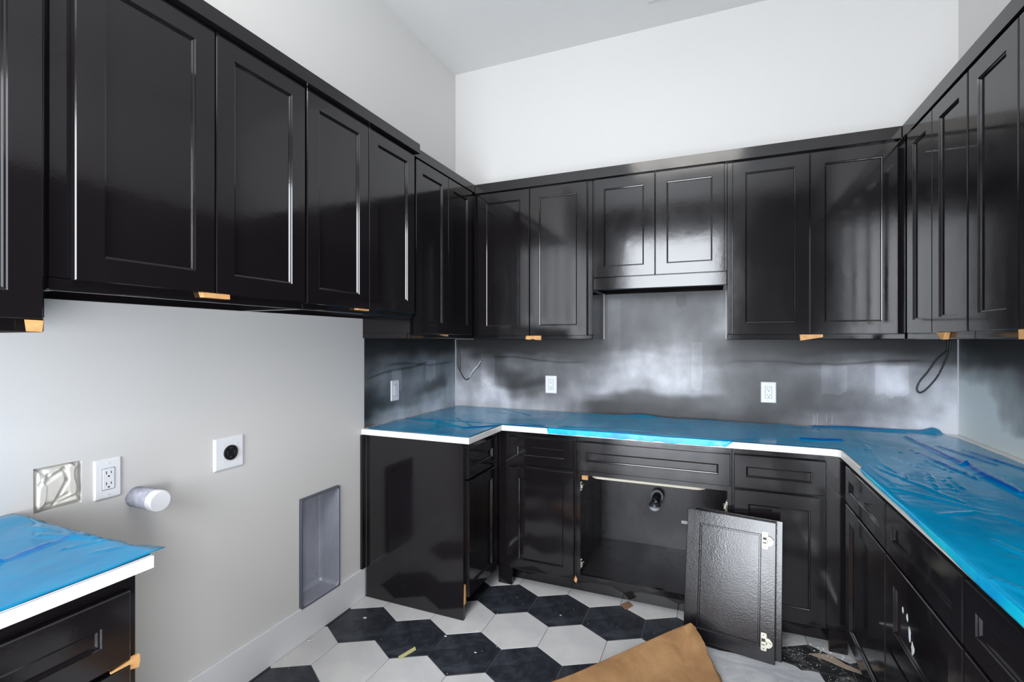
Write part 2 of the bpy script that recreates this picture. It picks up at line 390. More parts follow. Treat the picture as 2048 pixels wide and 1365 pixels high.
# ------------------------------------------------------------ wall cabinets
def upper(label, F, wallpts, doors, z0, z1, dz0, dz1, wd=.061, mat=None):
    t = thing('wall_cabinet', label, 'cabinet', 'black wall cabinets')
    x0, x1, y0, y1 = wallpts
    mt = mat or m_cab; zl = dz0+.004; ax = abs(F.N.x) > .5; k = .019
    box('cabinet_body', x0, x1, y0, y1, zl+.0003, z1, mt, t, bev=.0008)
    # lip, end rails and wall rail under the recessed bottom
    fr = (x1-k, x1, y0, y1) if F.N.x > .5 else ((x0, x0+k, y0, y1) if F.N.x < -.5 else (x0, x1, y0, y0+k))
    bk = (x0, x0+k, y0, y1) if F.N.x > .5 else ((x1-k, x1, y0, y1) if F.N.x < -.5 else (x0, x1, y1-k, y1))
    box('bottom_lip', *fr, z0, zl, mt, t, bev=.003)
    box('wall_rail', *bk, z0, zl, mt, t, bev=.001)
    for q in (0, 1):
        en = ((x0+k, x1-k, y0, y0+.016) if q == 0 else (x0+k, x1-k, y1-.016, y1)) if ax else ((x0, x0+.016, y0+k, y1-k) if q == 0 else (x1-.016, x1, y0+k, y1-k))
        box('end_rail', *en, z0, zl, mt, t)
    for a, b in doors: front('door', F, a, b, dz0, dz1, t, mat, wd=wd)
    return t
e = .0015
upper('black wall cabinet at the far left of the photo, hanging lower than its neighbour', FL(-1.442), (XL+e, -1.442, -.30, .622), [(-.285, .150), (.156, .612)], 1.410, 2.395, 1.440, 2.345)
d = upper('wide two-door black wall cabinet over the bare white wall, biggest doors at upper left', FL(-1.440), (XL+e, -1.440, .630, 1.384), [(.671, 1.0255), (1.0295, 1.3815)], 1.510, 2.395, 1.537, 2.348)
box('filler_strip', XL+e, -1.455, .6225, .6295, 1.510, 2.395, m_cab, d)
upper('two-door black wall cabinet between the widest and the narrow corner cabinet, left wall', FL(-1.440), (XL+e, -1.440, 1.3855, 2.113), [(1.391, 1.7435), (1.7475, 2.101)], 1.510, 2.395, 1.531, 2.350)
upper('narrow two-door black wall cabinet in the left corner above the light switch', FL(-1.458), (XL+e, -1.458, 2.115, YB-e), [(2.142, 2.4705), (2.4735, 2.775)], 1.405, 2.395, 1.428, 2.345)
upper('two-door black wall cabinet on the back wall left of the short cabinets', FB(2.829), (-1.4565, -.667, 2.829, YB-e), [(-1.418, -1.0605), (-1.0575, -.697)], 1.400, 2.395, 1.423, 2.335)
hc = upper('short two-door black cabinet with an apron above the brightest patch of wall', FB(2.829), (-.6655, .0595, 2.829, YB-e), [(-.657, -.3105), (-.3075, .047)], 1.690, 2.395, 1.761, 2.335, wd=.060)
upper('two-door black wall cabinet on the back wall nearest the right corner', FB(2.829), (.061, .8295, 2.829, YB-e), [(.085, .4365), (.4395, .798)], 1.398, 2.395, 1.423, 2.332)
upper('black wall cabinet on the right wall, two doors nearest the back corner', FR(.832), (.832, XR-e, 2.171, YB-e), [(2.476, 2.745), (2.176, 2.472)], 1.398, 2.395, 1.424, 2.332, mat=m_cab)
upper('black wall cabinet at the upper right edge of the photo with a scuffed door', FR(.832), (.832, XR-e, 1.240, 2.1695), [(1.868, 2.166), (1.558, 1.862), (1.250, 1.552)], 1.398, 2.395, 1.424, 2.332, mat=m_cab)

upper('black wall cabinet further along the right wall, just outside the photo', FR(.832), (.832, XR-e, .302, 1.2385), [(.932, 1.232), (.622, .926), (.310, .616)], 1.398, 2.395, 1.424, 2.332)
upper('black wall cabinet at the end of the right wall row, behind the camera', FR(.832), (.832, XR-e, -.335, .3005), [(-.015, .294), (-.327, -.021)], 1.398, 2.395, 1.424, 2.332)
def crown(name, label, segs):
    bm = bmesh.new()
    for s in segs: addbox(bm, *s, .0015)
    return tag(obj(name, bm, m_cab), label, 'molding', 'black crown strips')
crown('crown_molding', 'thick black crown strip along the top of the deeper left wall cabinets', [(-1.4385, -1.398, -.30, 2.118, 2.352, 2.402)])
crown('crown_molding', 'short black crown strip over the narrow left corner cabinet', [(-1.4565, -1.436, 2.1195, 2.826, 2.3505, 2.402)])
crown('crown_molding', 'long black crown strip across the top of the back wall cabinets', [(-1.435, .809, 2.807, 2.8275, 2.343, 2.402)])
crown('crown_molding', 'black crown strip rising along the top of the right wall cabinets', [(.810, .8305, -.335, 2.8265, 2.343, 2.402)])

# ------------------------------------------------------------ base cabinets
def base_body(t, x0, x1, y0, y1, toe, mat=None, z1=.883):
    """toe = (axis, sign, amount)"""
    mat = mat or m_cab
    box('cabinet_body', x0, x1, y0, y1, .100, z1, mat, t, bev=.0012)
    tx0, tx1, ty0, ty1 = x0, x1, y0, y1
    if toe == 'L': tx1 -= .09
    elif toe == 'B': ty0 += .09
    else: tx0 += .09
    box('toe_kick', tx0, tx1, ty0, ty1, .0005, .0995, mat, t)
# left corner base
t = thing('base_cabinet', group='black base cabinets', cat='cabinet', label='black base cabinet end with a plain side panel beside the recessed metal box')
base_body(t, XL+e, -1.152, 2.1455, YB-.003, 'L')
bm = bmesh.new(); addbox(bm, -1.748, -1.152, 2.126, 2.1445, .0005, .883, .001)
obj('side_panel', bm, m_cab, t)
box('scribe_strip', XL+.0015, -1.7495, 2.095, 2.125, .160, .883, m_cab, t)
front('drawer', FL(-1.152), 2.152, 2.480, .700, .852, t, wd=.052)
front('door', FL(-1.152), 2.152, 2.480, .108, .688, t, wd=.055)
# back left base
t = thing('base_cabinet', group='black base cabinets', cat='cabinet', label='narrow black base cabinet left of the open sink cabinet')
base_body(t, -1.1505, -.6905, 2.549, YB-.003, 'B')
box('corner_stile', -1.1505, -1.066, 2.549, 2.567, .0005, .0995, m_cab, t)
front('drawer', FB(2.549), -1.078, -.700, .697, .850, t, wd=.050)
front('door', FB(2.549), -1.078, -.700, .104, .680, t, wd=.058)
# sink base (open)
t = thing('sink_cabinet', 'wide black sink cabinet with its two doors taken off', 'cabinet')
S0, S1 = -.6895, .0735
box('side_panel', S0, S0+.018, 2.568, YB-.004, .100, .883, m_in, t); box('side_panel', S1-.018, S1, 2.568, YB-.004, .100, .883, m_in, t)
box('cabinet_floor', S0+.0185, S1-.0185, 2.568, 3.094, .112, .130, m_in, t)
box('back_panel', S0+.0185, S1-.0185, 3.095, 3.107, .100, .883, m_in, t)
bm = bmesh.new()
addbox(bm, S0, -.669, 2.549, 2.567, .1005, .883); addbox(bm, .055, S1, 2.549, 2.567, .1005, .883)
addbox(bm, -.669, .055, 2.549, 2.567, .669, .883); addbox(bm, -.669, .055, 2.549, 2.567, .1005, .131)
obj('face_frame', bm, m_cab, t)
box('toe_kick', S0, S1, 2.639, 2.657, .0005, .0995, m_cab, t)
front('false_drawer_front', FB(2.549), -.688, .067, .697, .851, t, wd=.052)
def clip_plate(parent, x, y, z, s):
    bm = bmesh.new()
    addbox(bm, x, x+s*.004, y-.006, y+.016, z-.026, z+.026, .001)
    addbox(bm, x+s*.003, x+s*.014, y-.006, y+.010, z-.010, z+.010, .002)
    for q in (-.019, .019): tube(bm, [(x+s*.003, y+.005, z+q), (x+s*.008, y+.005, z+q)], .004, 8)
    tube(bm, [(x+s*.012, y+.002, z), (x+s*.019, y-.008, z+.014)], .004, 6)
    obj('hinge_plate', bm, m_nickel, parent)
for z in (.607, .190):
    clip_plate(t, -.669, 2.556, z, 1)
clip_plate(t, .055, 2.556, .590, -1)
lb = box('sticker', -.186, -.135, 3.0925, 3.0948, .290, .306, m_label, t); lb['label'] = 'small white barcode sticker'
bm = bmesh.new(); xx = -.182
while xx < -.152:
    ww = rnd.choice((.001, .0016, .0026)); addbox(bm, xx, xx+ww, 3.092, 3.0925, .294, .303); xx += ww+.0016
obj('barcode', bm, m_slot, lb)
box('wood_block', -.665, -.632, 2.5675, 2.585, .640, .6685, m_tape, t)['label'] = 'bare tan wood block'
# sink basin under the counter
t = thing('sink', 'cream undermount sink whose rounded bottom edge shows inside the open cabinet', 'sink')
bm = bmesh.new(); FZ = Fr((0, 0, 0), (1, 0, 0), (0, 0, 1), (0, 1, 0))
def sr(i, r): return rrect(-.630+i, -.036-i, 2.592+i, 2.985-i, r, 6)
rings(bm, FZ, [(sr(.02, .05), .640), (sr(.004, .05), .644), (sr(0, .05), .655), (sr(0, .05), .880), (sr(.012, .04), .880), (sr(.012, .04), .665)])
obj('basin', bm, m_sinkw, t)
cyl('drain', (-.333, 2.79, .600), (-.333, 2.79, .6395), .042, m_blkpl, t)
# capped drain stub
t = thing('drain_stub', 'black capped drain pipe sticking out of the back of the sink cabinet', 'pipe')
cyl('flange', (-.322, 3.086, .452), (-.322, 3.0945, .452), .040, m_blkpl, t)
bm = bmesh.new(); tube(bm, spline([(-.322, 3.090, .452), (-.322, 3.03, .455), (-.324, 2.995, .450), (-.328, 2.985, .428)]), .024, 14); obj('elbow', bm, m_blkpl, t, True)
bm = bmesh.new(); tube(bm, [(-.322, 3.055, .453), (-.322, 3.035, .454)], .036, 14); obj('coupling_nut', bm, m_blkpl, t)
bm = bmesh.new(); bmesh.ops.create_uvsphere(bm, u_segments=20, v_segments=12, radius=.034)
for v_ in bm.verts: v_.co = Vector((v_.co.x-.330, v_.co.y+2.982, v_.co.z*.95+.412))
obj('cap', bm, m_ball, t, True)
# back right base
t = thing('base_cabinet', group='black base cabinets', cat='cabinet', label='black base cabinet behind the leaning doors, right of the sink cabinet')
base_body(t, .075, .5405, 2.549, YB-.003, 'B')
box('corner_stile', .470, .5405, 2.549, 2.567, .0005, .0995, m_cab, t)
front('drawer', FB(2.549), .083, .457, .697, .852, t, wd=.052)
front('door', FB(2.549), .083, .457, .112, .686, t, wd=.061)
# right run
t = thing('base_cabinet', group='black base cabinets', cat='cabinet', label='black base cabinet on the right, deepest in the corner, one drawer over a door')
base_body(t, .542, XR-e, 1.9665, YB-.003, 'R', m_cabR)
front('drawer', FR(.542), 1.972, 2.500, .694, .848, t, m_cabR, wd=.052); front('door', FR(.542), 1.972, 2.500, .104, .684, t, m_cabR, wd=.061)
t = thing('base_cabinet', group='black base cabinets', cat='cabinet', label='black bank of three drawers on the right with white plaster smears')
base_body(t, .542, XR-e, 1.4175, 1.9655, 'R', m_cabR)
front('drawer', FR(.542), 1.424, 1.962, .694, .850, t, m_cabR, wd=.052); front('drawer', FR(.542), 1.424, 1.962, .392, .684, t, m_cabR, wd=.072); front('drawer', FR(.542), 1.424, 1.962, .104, .382, t, m_cabR, wd=.072)
def smear(F, u, v, a, b, n, parent):
    bm = bmesh.new(); pts = []
    for k in range(14):
        an = 2*math.pi*k/14; r = 1+.55*(rnd.random()-.5); pts.append((u+a*r*math.cos(an), v+b*r*math.sin(an)))
    c = [(u+(p[0]-u)*.6, v+(p[1]-v)*.6) for p in pts]
    rings(bm, F, [(pts, n), (c, n+.0012)]); obj('plaster_smear', bm, m_plaster, parent)
for u, v, a, b in ((1.800, .560, .007, .012), (1.780, .520, .010, .020), (1.755, .490, .012, .018), (1.835, .565, .005, .010)): smear(FR(.542), u, v, a, b, .0105, t)
t = thing('base_cabinet', group='black base cabinets', cat='cabinet', label='black base cabinet at the bottom right corner of the photo')
base_body(t, .542, XR-e, .6, 1.4165, 'R', m_cabR)
front('drawer', FR(.542), 1.012, 1.414, .694, .850, t, m_cabR, wd=.052); front('drawer', FR(.542), .606, 1.006, .694, .850, t, m_cabR, wd=.052)
front('door', FR(.542), 1.012, 1.414, .104, .684, t, m_cabR); front('door', FR(.542), .606, 1.006, .104, .684, t, m_cabR)
t = thing('base_cabinet', group='black base cabinets', cat='cabinet', label='black base cabinet running out behind the camera under the right worktop')
base_body(t, .542, XR-e, -.25, .5985, 'R', m_cabR)
front('drawer', FR(.542), -.24, .170, .694, .850, t, m_cabR, wd=.052); front('drawer', FR(.542), .176, .592, .694, .850, t, m_cabR, wd=.052)
front('door', FR(.542), -.24, .170, .104, .684, t, m_cabR); front('door', FR(.542), .176, .592, .104, .684, t, m_cabR)
# left foreground base
t = thing('base_cabinet', group='black base cabinets', cat='cabinet', label='black drawer cabinet at the bottom left under the separate blue-covered worktop')
base_body(t, XL+e, -1.182, -.30, .668, 'L')
for z0_, z1_ in ((.702, .852), (.408, .690), (.108, .396)):
    front('drawer', FL(-1.182), .225, .648, z0_, z1_, t, wd=.054); front('drawer', FL(-1.182), -.29, .219, z0_, z1_, t, wd=.054)

# ------------------------------------------------------------ worktops
def slab(label, pts, z0=.8845, z1=.914, r=.0025):
    bm = bmesh.new(); vs = [bm.verts.new((x, y, z0)) for x, y in pts]; f = bm.faces.new(vs)
    ex = bmesh.ops.extrude_face_region(bm, geom=[f]); top = [g for g in ex['geom'] if isinstance(g, bmesh.types.BMVert)]
    for v_ in top: v_.co.z = z1
    es = [e_ for e_ in bm.edges if all(v_ in top for v_ in e_.verts)]
    bmesh.ops.bevel(bm, geom=es, offset=r, segments=2, affect='EDGES')
    return tag(obj('worktop', bm, m_quartz), label, 'countertop', 'white stone worktops')
slab('long white stone worktop wrapping the back and right walls', [(XL+.001, 2.105), (-1.109, 2.105), (-1.109, 2.505), (.478, 2.505), (.494, 2.499), (.502, 2.483), (.502, -.28), (XR-.001, -.28), (XR-.001, YB-.001), (XL+.001, YB-.001)])
slab('short white stone worktop in the left foreground', [(XL+.001, -.32), (-1.155, -.32), (-1.155, .690), (XL+.001, .690)])

# ------------------------------------------------------------ blue film
def segd(x, y, s):
    x0, y0, x1, y1 = s[:4]; dx, dy = x1-x0, y1-y0; L2 = dx*dx+dy*dy
    t = max(0, min(1, ((x-x0)*dx+(y-y0)*dy)/L2)); return math.hypot(x-x0-t*dx, y-y0-t*dy), t
def film(label, pos, nu, nv, folds, seed, z=.9165, hangf=None):
    """pos(u,v) -> x,y,hang,lift"""
    V = []; F = []; ply = []; hang_ = []
    for j in range(nv+1):
        for i in range(nu+1):
            x, y, hx, hy, lift = pos(i/nu, j/nv)
            h = .0016+.0016*noise.noise(Vector((x*7, y*7, seed)))+.0006*noise.noise(Vector((x*31, y*31, seed)))
            p = 0
            for s in folds:
                d, t = segd(x+.006*noise.noise(Vector((x*14, y*14, 4))), y+.006*noise.noise(Vector((x*14, y*14, 8))), s)
                wd_ = s[4]*(1-.65*abs(2*t-1) if len(s) < 7 or s[6] == 0 else (.2+.8*t))
                if d < wd_*3:
                    gq = math.exp(-(d/wd_)**2); h += s[5]*gq*(1 if hx+hy == 0 else .2)
                    if len(s) > 6: p = max(p, min(1, 1.3*math.exp(-(d/wd_)**4)))
            V.append((x, y, z+h+lift-hx)); ply.append(p); hang_.append(hx > .0015)
    for j in range(nv):
        for i in range(nu):
            a = j*(nu+1)+i; F.append((a, a+1, a+nu+2, a+nu+1))
    me = bpy.data.meshes.new('protective_film'); me.from_pydata(V, [], F)
    at = me.attributes.new('ply', 'FLOAT', 'POINT'); at.data.foreach_set('value', ply)
    me.materials.append(m_film); me.materials.append(m_film_lit)
    for pl in me.polygons:
        pl.use_smooth = True
        if sum(hang_[k] for k in pl.vertices) >= 3: pl.material_index = 1
    o = bpy.data.objects.new('protective_film', me); C.objects.link(o)
    md = o.modifiers.new('thick', 'SOLIDIFY'); md.thickness = .0008; md.offset = 1
    return tag(o, label, 'film', 'blue protective films')
def jit(a, s, k=25, am=.006): return am*noise.noise(Vector((a*k, s, 0)))+am*.5*noise.noise(Vector((a*k*3, s, 2)))
FA = [(-1.58, 2.50, -1.25, 2.32, .012, .005), (-1.25, 2.32, -1.12, 2.45, .016, .005, 0), (-1.73, 2.48, -1.48, 2.45, .012, .006), (-1.50, 2.45, -1.38, 2.25, .007, .004), (-1.34, 3.07, -1.08, 2.88, .008, .004), (-1.39, 2.90, -1.16, 2.90, .006, .004), (-1.12, 2.46, -.87, 2.56, .02, .004, 0), (-1.45, 2.6, -1.2, 2.35, .006, .003)]
def posA(u, v):
    y = 2.114+(3.116-2.114)*v + (jit(u*.6, 1.5)+.004 if v == 0 else 0)
    x0 = -1.738+jit(y, 2.2, 20, .005); x1 = -1.1125+jit(y, 3.1, 20, .002) if y < 2.508 else -.84+jit(y, 4.4)
    return x0+(x1-x0)*u, y, 0, 0, 0
film('blue protective film on the left arm of the long worktop', posA, 90, 110, FA, 1)
FBf = [(-.77, 2.56, -.31, 2.60, .010, .004), (-.83, 3.03, -.42, 3.05, .006, .004), (.38, 2.66, .55, 2.70, .03, .010, 0), (.1, 2.55, .5, 2.72, .008, .004), (-.60, 2.8, .0, 2.86, .006, .003), (-.30, 3.11, .20, 3.12, .008, .005), (.30, 3.04, .52, 3.00, .007, .004)]
def drB(x): return .029*sst(-.845, -.835, x)*(1-sst(.045, .085, x))
ovr = .0
def posB(u, v):
    x = -.852+(.56+.852)*u + (jit(v, 9.1) if u in (0, 1) else 0)
    D = drB(x)+(jit(x, 6.6, 18, .004) if drB(x) > .01 else 0)
    n = .12
    if v < n:
        s = 1-v/n; d_ = D*s
        if D > .006: return x, 2.5035-.0035*sst(0, .004, d_)-.004*noise.noise(Vector((x*14, 0, 3)))*s*(.6+sst(-.1, .05, x)), d_, 0, 0
        return x, 2.508+.02*v, 0, 0, 0
    t = (v-n)/(1-n); yb = 3.108+jit(x, 7.7, 12, .008)
    lift = .012*math.exp(-((x+.42)/.09)**2)*sst(.9, 1, t)+.001
    return x, 2.508+(yb-2.508)*t, 0, 0, lift
film('blue protective film along the back worktop, folded over the front edge above the open cabinet', posB, 170, 84, FBf, 2, .9172)
FC = [(.85, 2.91, .87, 2.34, .018, .010, 1), (.87, 2.34, .86, 1.96, .022, .011, 0), (.91, 2.73, .98, 2.38, .010, .006, 0), (.98, 2.66, 1.04, 2.30, .010, .007, 0), (.77, 2.57, .82, 2.11, .009, .006, 0), (.81, 3.09, 1.03, 3.09, .010, .006), (.64, 2.96, .60, 2.31, .009, .004), (.57, 2.48, .60, 2.02, .009, .005), (.53, 2.24, .54, 1.88, .007, .004),
      (.67, 2.08, .65, 1.94, .005, .006), (.69, 2.14, .67, 2.02, .005, .006), (.71, 2.06, .695, 1.93, .005, .006), (.74, 2.11, .72, 1.95, .006, .006), (.62, 2.16, .60, 2.03, .005, .005), (.55, 2.17, .66, 1.80, .009, .004), (.52, 1.90, .69, 1.73, .007, .004), (.51, 1.25, .60, 1.08, .010, .006), (.56, 1.65, .67, 1.72, .008, .003),
      (.49, 3.09, 1.02, 3.105, .010, .006, 0), (.87, 1.96, .84, 1.5, .02, .008, 0), (.70, 1.7, .95, 1.2, .01, .005), (.60, 1.5, .66, 1.3, .006, .004), (1.04, 2.3, 1.05, 1.6, .010, .006, 0), (.6, 2.75, .72, 2.5, .006, .004), (.56, 2.62, .62, 2.45, .006, .004), (.66, 2.42, .70, 2.22, .005, .004), (.75, 2.4, .78, 2.2, .005, .004)]
def posC(u, v):
    y = -.27+(3.130+.27)*v
    D = .030*(1-sst(1.15, 1.75, y))+.014*(1-sst(2.10, 2.22, y))*sst(1.15, 1.75, y)+(.002*noise.noise(Vector((y*9, 5, 5))) if y < 2.1 else 0)
    n = .10
    x1 = 1.082+jit(y, 12.2, 8, .006)-.03*sst(2.98, 3.12, y)
    xs = .508 if y < 2.50 else .480
    if u < n:
        d_ = D*(1-u/n)
        if D > .006: return .4995-.003*sst(0, .004, d_)+.0*u, y, d_, 0, 0
        return xs+.002*u, y, 0, 0, 0
    t = (u-n)/(1-n)
    yy = y
    lift = .016*sst(3.07, 3.13, y)*(.45+math.exp(-((xs+(x1-xs)*t-1.03)/.035)**2)*1.1)*sst(.0, .3, t)
    return xs+(x1-xs)*t, yy, 0, 0, lift+.002*sst(0, .1, t)
film('wrinkled blue protective film on the right arm of the long worktop', posC, 84, 420, FC, 3, .9176)
def posD(u, v):
    y = -.31+(.694+.31)*v
    x = -1.762+(-1.150+1.762)*u+(jit(y, 22.2, 10, .003) if u == 1 else 0)
    if v == 1: y += jit(x, 23.3, 14, .010)+.010*u**6
    return x, y, 0, 0, .003*u**8*v**8+.006*math.exp(-((x+1.70)/.05)**2)*v**6
film('blue protective film on the short worktop in the left foreground', posD, 70, 110, [(-1.40, .53, -1.43, .66, .008, .005, 0), (-1.43, .66, -1.41, .69, .006, .004), (-1.28, .63, -1.24, .69, .006, .003), (-1.62, .66, -1.51, .67, .007, .004), (-1.6, .2, -1.4, .53, .008, .004, 0), (-1.5, .64, -1.36, .69, .008, .005), (-1.36, .62, -1.33, .69, .005, .004)], 4)

# ------------------------------------------------------------ doors leaning on the sink cabinet
def hinge(F, u, v, n, parent):
    h = bmesh.new()
    rings(h, F, [(rrect(u-.011, u+.011, v-.036, v+.036, .004, 3), n), (rrect(u-.011, u+.011, v-.036, v+.036, .004, 3), n+.0025)])
    fan = [(u+.008, v-.021), (u+.024, v-.018), (u+.034, v-.006), (u+.034, v+.006), (u+.024, v+.018), (u+.008, v+.021)]
    rings(h, F, [(fan, n+.002), (fan, n+.010)])
    rings(h, F, [(rrect(u-.009, u+.030, v-.007, v+.007, .002, 2), n+.004), (rrect(u-.007, u+.028, v-.005, v+.005, .002, 2), n+.018)])
    o = obj('hinge', h, m_nickel, parent); o['label'] = 'nickel concealed hinge'
    bm = bmesh.new()
    rings(bm, F, [(rrect(u-.009, u+.006, v-.013, v-.0075), n+.0025), (rrect(u-.009, u+.006, v-.013, v-.0075), n+.004)])
    rings(bm, F, [(rrect(u-.009, u+.006, v+.0075, v+.013), n+.0025), (rrect(u-.009, u+.006, v+.0075, v+.013), n+.004)])
    for q in (-.027, .027): rings(bm, F, [(rrect(u-.002, u+.002, v+q-.002, v+q+.002), n+.0025), (rrect(u-.002, u+.002, v+q-.002, v+q+.002), n+.0035)])
    rings(bm, F, [(rrect(u+.010, u+.014, v-.003, v+.003), n+.018), (rrect(u+.010, u+.014, v-.003, v+.003), n+.0188)])
    obj('hinge_screws', bm, m_slot, o)
def loose_door(label, BL, Brt, TR, back):
    BL, Brt, TR = Vector(BL), Vector(Brt), Vector(TR)
    U = (Brt-BL); W = U.length; U.normalize(); V = (TR-Brt); V -= U*V.dot(U); Hh = V.length; V.normalize(); N = U.cross(V).normalized()
    if N.y > 0: N = -N
    F = Fr(BL, U, N, V)
    t = thing('cabinet_door', label, 'door', 'loose cabinet doors')
    def rr(i): return rrect(i, W-i, i, Hh-i)
    wd = .058
    bm = bmesh.new()
    rings(bm, F, [(rr(.0025), -.019), (rr(0), -.0165), (rr(0), -.0025), (rr(.0025), 0), (rr(wd), 0), (rr(wd+.003), -.003), (rr(wd+.008), -.003), (rr(wd+.010), -.007), (rr(wd+.0102), -.012)], cap1=False)
    obj('door_frame', bm, m_cabdoor, t)
    bm = bmesh.new(); rings(bm, F, [(rr(wd+.0098), -.012), (rr(wd+.0098), -.0072)]); obj('panel', bm, m_cabdoor, t)
    for q in (.082, Hh-.082) if back else (): hinge(F, W-.043, q, 0, t)
    return t
loose_door('loose black door with nickel hinges leaning in front of the open sink cabinet', (-.138, 2.399, .005), (.235, 2.340, .005), (.262, 2.439, .580), 1)
sh = Vector((.026, .030, 0))
loose_door('second loose black door, mostly hidden behind the front leaning door', Vector((-.128, 2.402, .005))+sh, Vector((.239, 2.342, .005))+sh, Vector((.266, 2.441, .580))+sh, 0)

# ------------------------------------------------------------ brown paper
def kraft():
    # rails from the near end (s=0) to the lifted tip (s=1)
    Lr = [(-1.32, 1.20, .03), (-.90, 1.56, .04), (-.597, 1.813, .05), (-.377, 2.065, .065), (-.20, 2.245, .095), (-.112, 2.325, .112)]
    Rr = [(.33, 1.20, .004), (.16, 1.78, .006), (.031, 2.122, .018), (-.010, 2.205, .042), (-.043, 2.275, .072), (-.088, 2.330, .108)]
    A = spline(Lr, 12); B = spline(Rr, 12); nt = 48
    V = []; F = []
    for i, (a, b) in enumerate(zip(A, B)):
        out = Vector((a.x-b.x, a.y-b.y, 0)); out.normalize(); r = a.z*.42
        s = i/(len(A)-1)
        # curl under on the left: from the floor up round the fold to the rail
        for k in range(8):
            an = math.pi*(-.45+.95*k/8)
            p = a + Vector((0, 0, -r)) + out*(math.cos(an)*r*.6) + Vector((0, 0, math.sin(an)*r)); V.append(p)
        for k in range(nt+1):
            t = k/nt; p = a.lerp(b, t)
            edge = (.010*noise.noise(Vector((p.x*30, p.y*30, 3)))+.004*noise.noise(Vector((p.x*110, p.y*110, 3))))*max(0, t-.9)*10
            p = p - out*edge
            p.z += math.sin(math.pi*t)*.016*(1-s*.5) + .005*noise.noise(Vector((p.x*9, p.y*9, 2)))*math.sin(math.pi*t) + .0035*noise.noise(Vector((p.x*24+p.y*20, (p.y-p.x)*6, 7)))*math.sin(math.pi*min(1, t*1.3+.05))
            p.z = max(p.z, .004); V.append(p)
    w_ = 8+nt+1
    for i in range(len(A)-1):
        for k in range(w_-1): a = i*w_+k; F.append((a, a+1, a+w_+1, a+w_))
    me = bpy.data.meshes.new('kraft_paper'); me.from_pydata(V, [], F); me.materials.append(m_kraft)
    for p in me.polygons: p.use_smooth = True
    o = bpy.data.objects.new('kraft_paper', me); C.objects.link(o)
    md = o.modifiers.new('thick', 'SOLIDIFY'); md.thickness = .0012; md.offset = 0
    tag(o, 'brown kraft floor paper curling up in the foreground in front of the leaning doors', 'paper')
kraft()

# ------------------------------------------------------------ left wall fittings
def outlet(label, F, uc, vc, w_=.072, h_=.122, kind='duplex', n0=.0):
    t = thing({'duplex': 'power_outlet', 'switch': 'light_switch'}[kind], label, {'duplex': 'outlet', 'switch': 'switch'}[kind], 'white double outlets' if kind == 'duplex' else None)
    bm = bmesh.new()
    u0, u1, v0, v1 = uc-w_/2, uc+w_/2, vc-h_/2, vc+h_/2
    rings(bm, F, [(rrect(u0, u1, v0, v1, .003, 3), n0), (rrect(u0, u1, v0, v1, .003, 3), n0+.003), (rrect(u0+.004, u1-.004, v0+.004, v1-.004, .003, 3), n0+.006)]); obj('wall_plate', bm, m_plw, t)
    bm = bmesh.new(); a, b = .0165, .033
    rings(bm, F, [(rrect(uc-a-.001, uc+a+.001, vc-b-.001, vc+b+.001), n0+.0059), (rrect(uc-a-.001, uc+a+.001, vc-b-.001, vc+b+.001), n0+.0064)]); obj('device_gap', bm, m_flange, t)
    bm = bmesh.new(); rings(bm, F, [(rrect(uc-a, uc+a, vc-b, vc+b, .002, 2), n0+.006), (rrect(uc-a+.001, uc+a-.001, vc-b+.001, vc+b-.001, .002, 2), n0+.0085)])
    obj('receptacle' if kind == 'duplex' else 'rocker', bm, m_plw, t)
    bm = bmesh.new()
    if kind == 'duplex':
        for q in (-.017, .017):
            c = vc+q
            for du, hh in ((-.0065, .0045), (.0065, .0038)): rings(bm, F, [(rrect(uc+du-.0011, uc+du+.0011, c+.003-hh, c+.003+hh), n0+.0084), (rrect(uc+du-.0011, uc+du+.0011, c+.003-hh, c+.003+hh), n0+.0088)])
            cp = [(uc+.0028*math.cos(k*math.pi/4), c-.0085+.0028*math.sin(k*math.pi/4)) for k in range(8)]
            rings(bm, F, [(cp, n0+.0084), (cp, n0+.0088)])
        obj('contact_slots', bm, m_slot, t)
    else: bm.free()
    for q in (-.049, .049):
        bm = bmesh.new(); cp = [(uc+.003*math.cos(k*math.pi/5), vc+q+.003*math.sin(k*math.pi/5)) for k in range(10)]
        rings(bm, F, [(cp, n0+.006), (cp, n0+.0072)]); obj('screw', bm, m_trim, t)
outlet('white double outlet on the bare left wall beside the capped pipe', FL(XL), .9165, .957, .074, .124)
outlet('white double outlet on the stained back wall left of the sink cabinet', FB(YB-.0014), -1.025, 1.095, .080, .119)
outlet('white double outlet on the stained back wall towards the right corner', FB(YB-.0014), .283, 1.095, .078, .119)
outlet('white light switch on the stained left wall near the corner', FL(XL+.0014), 2.400, 1.095, .078, .122, 'switch')
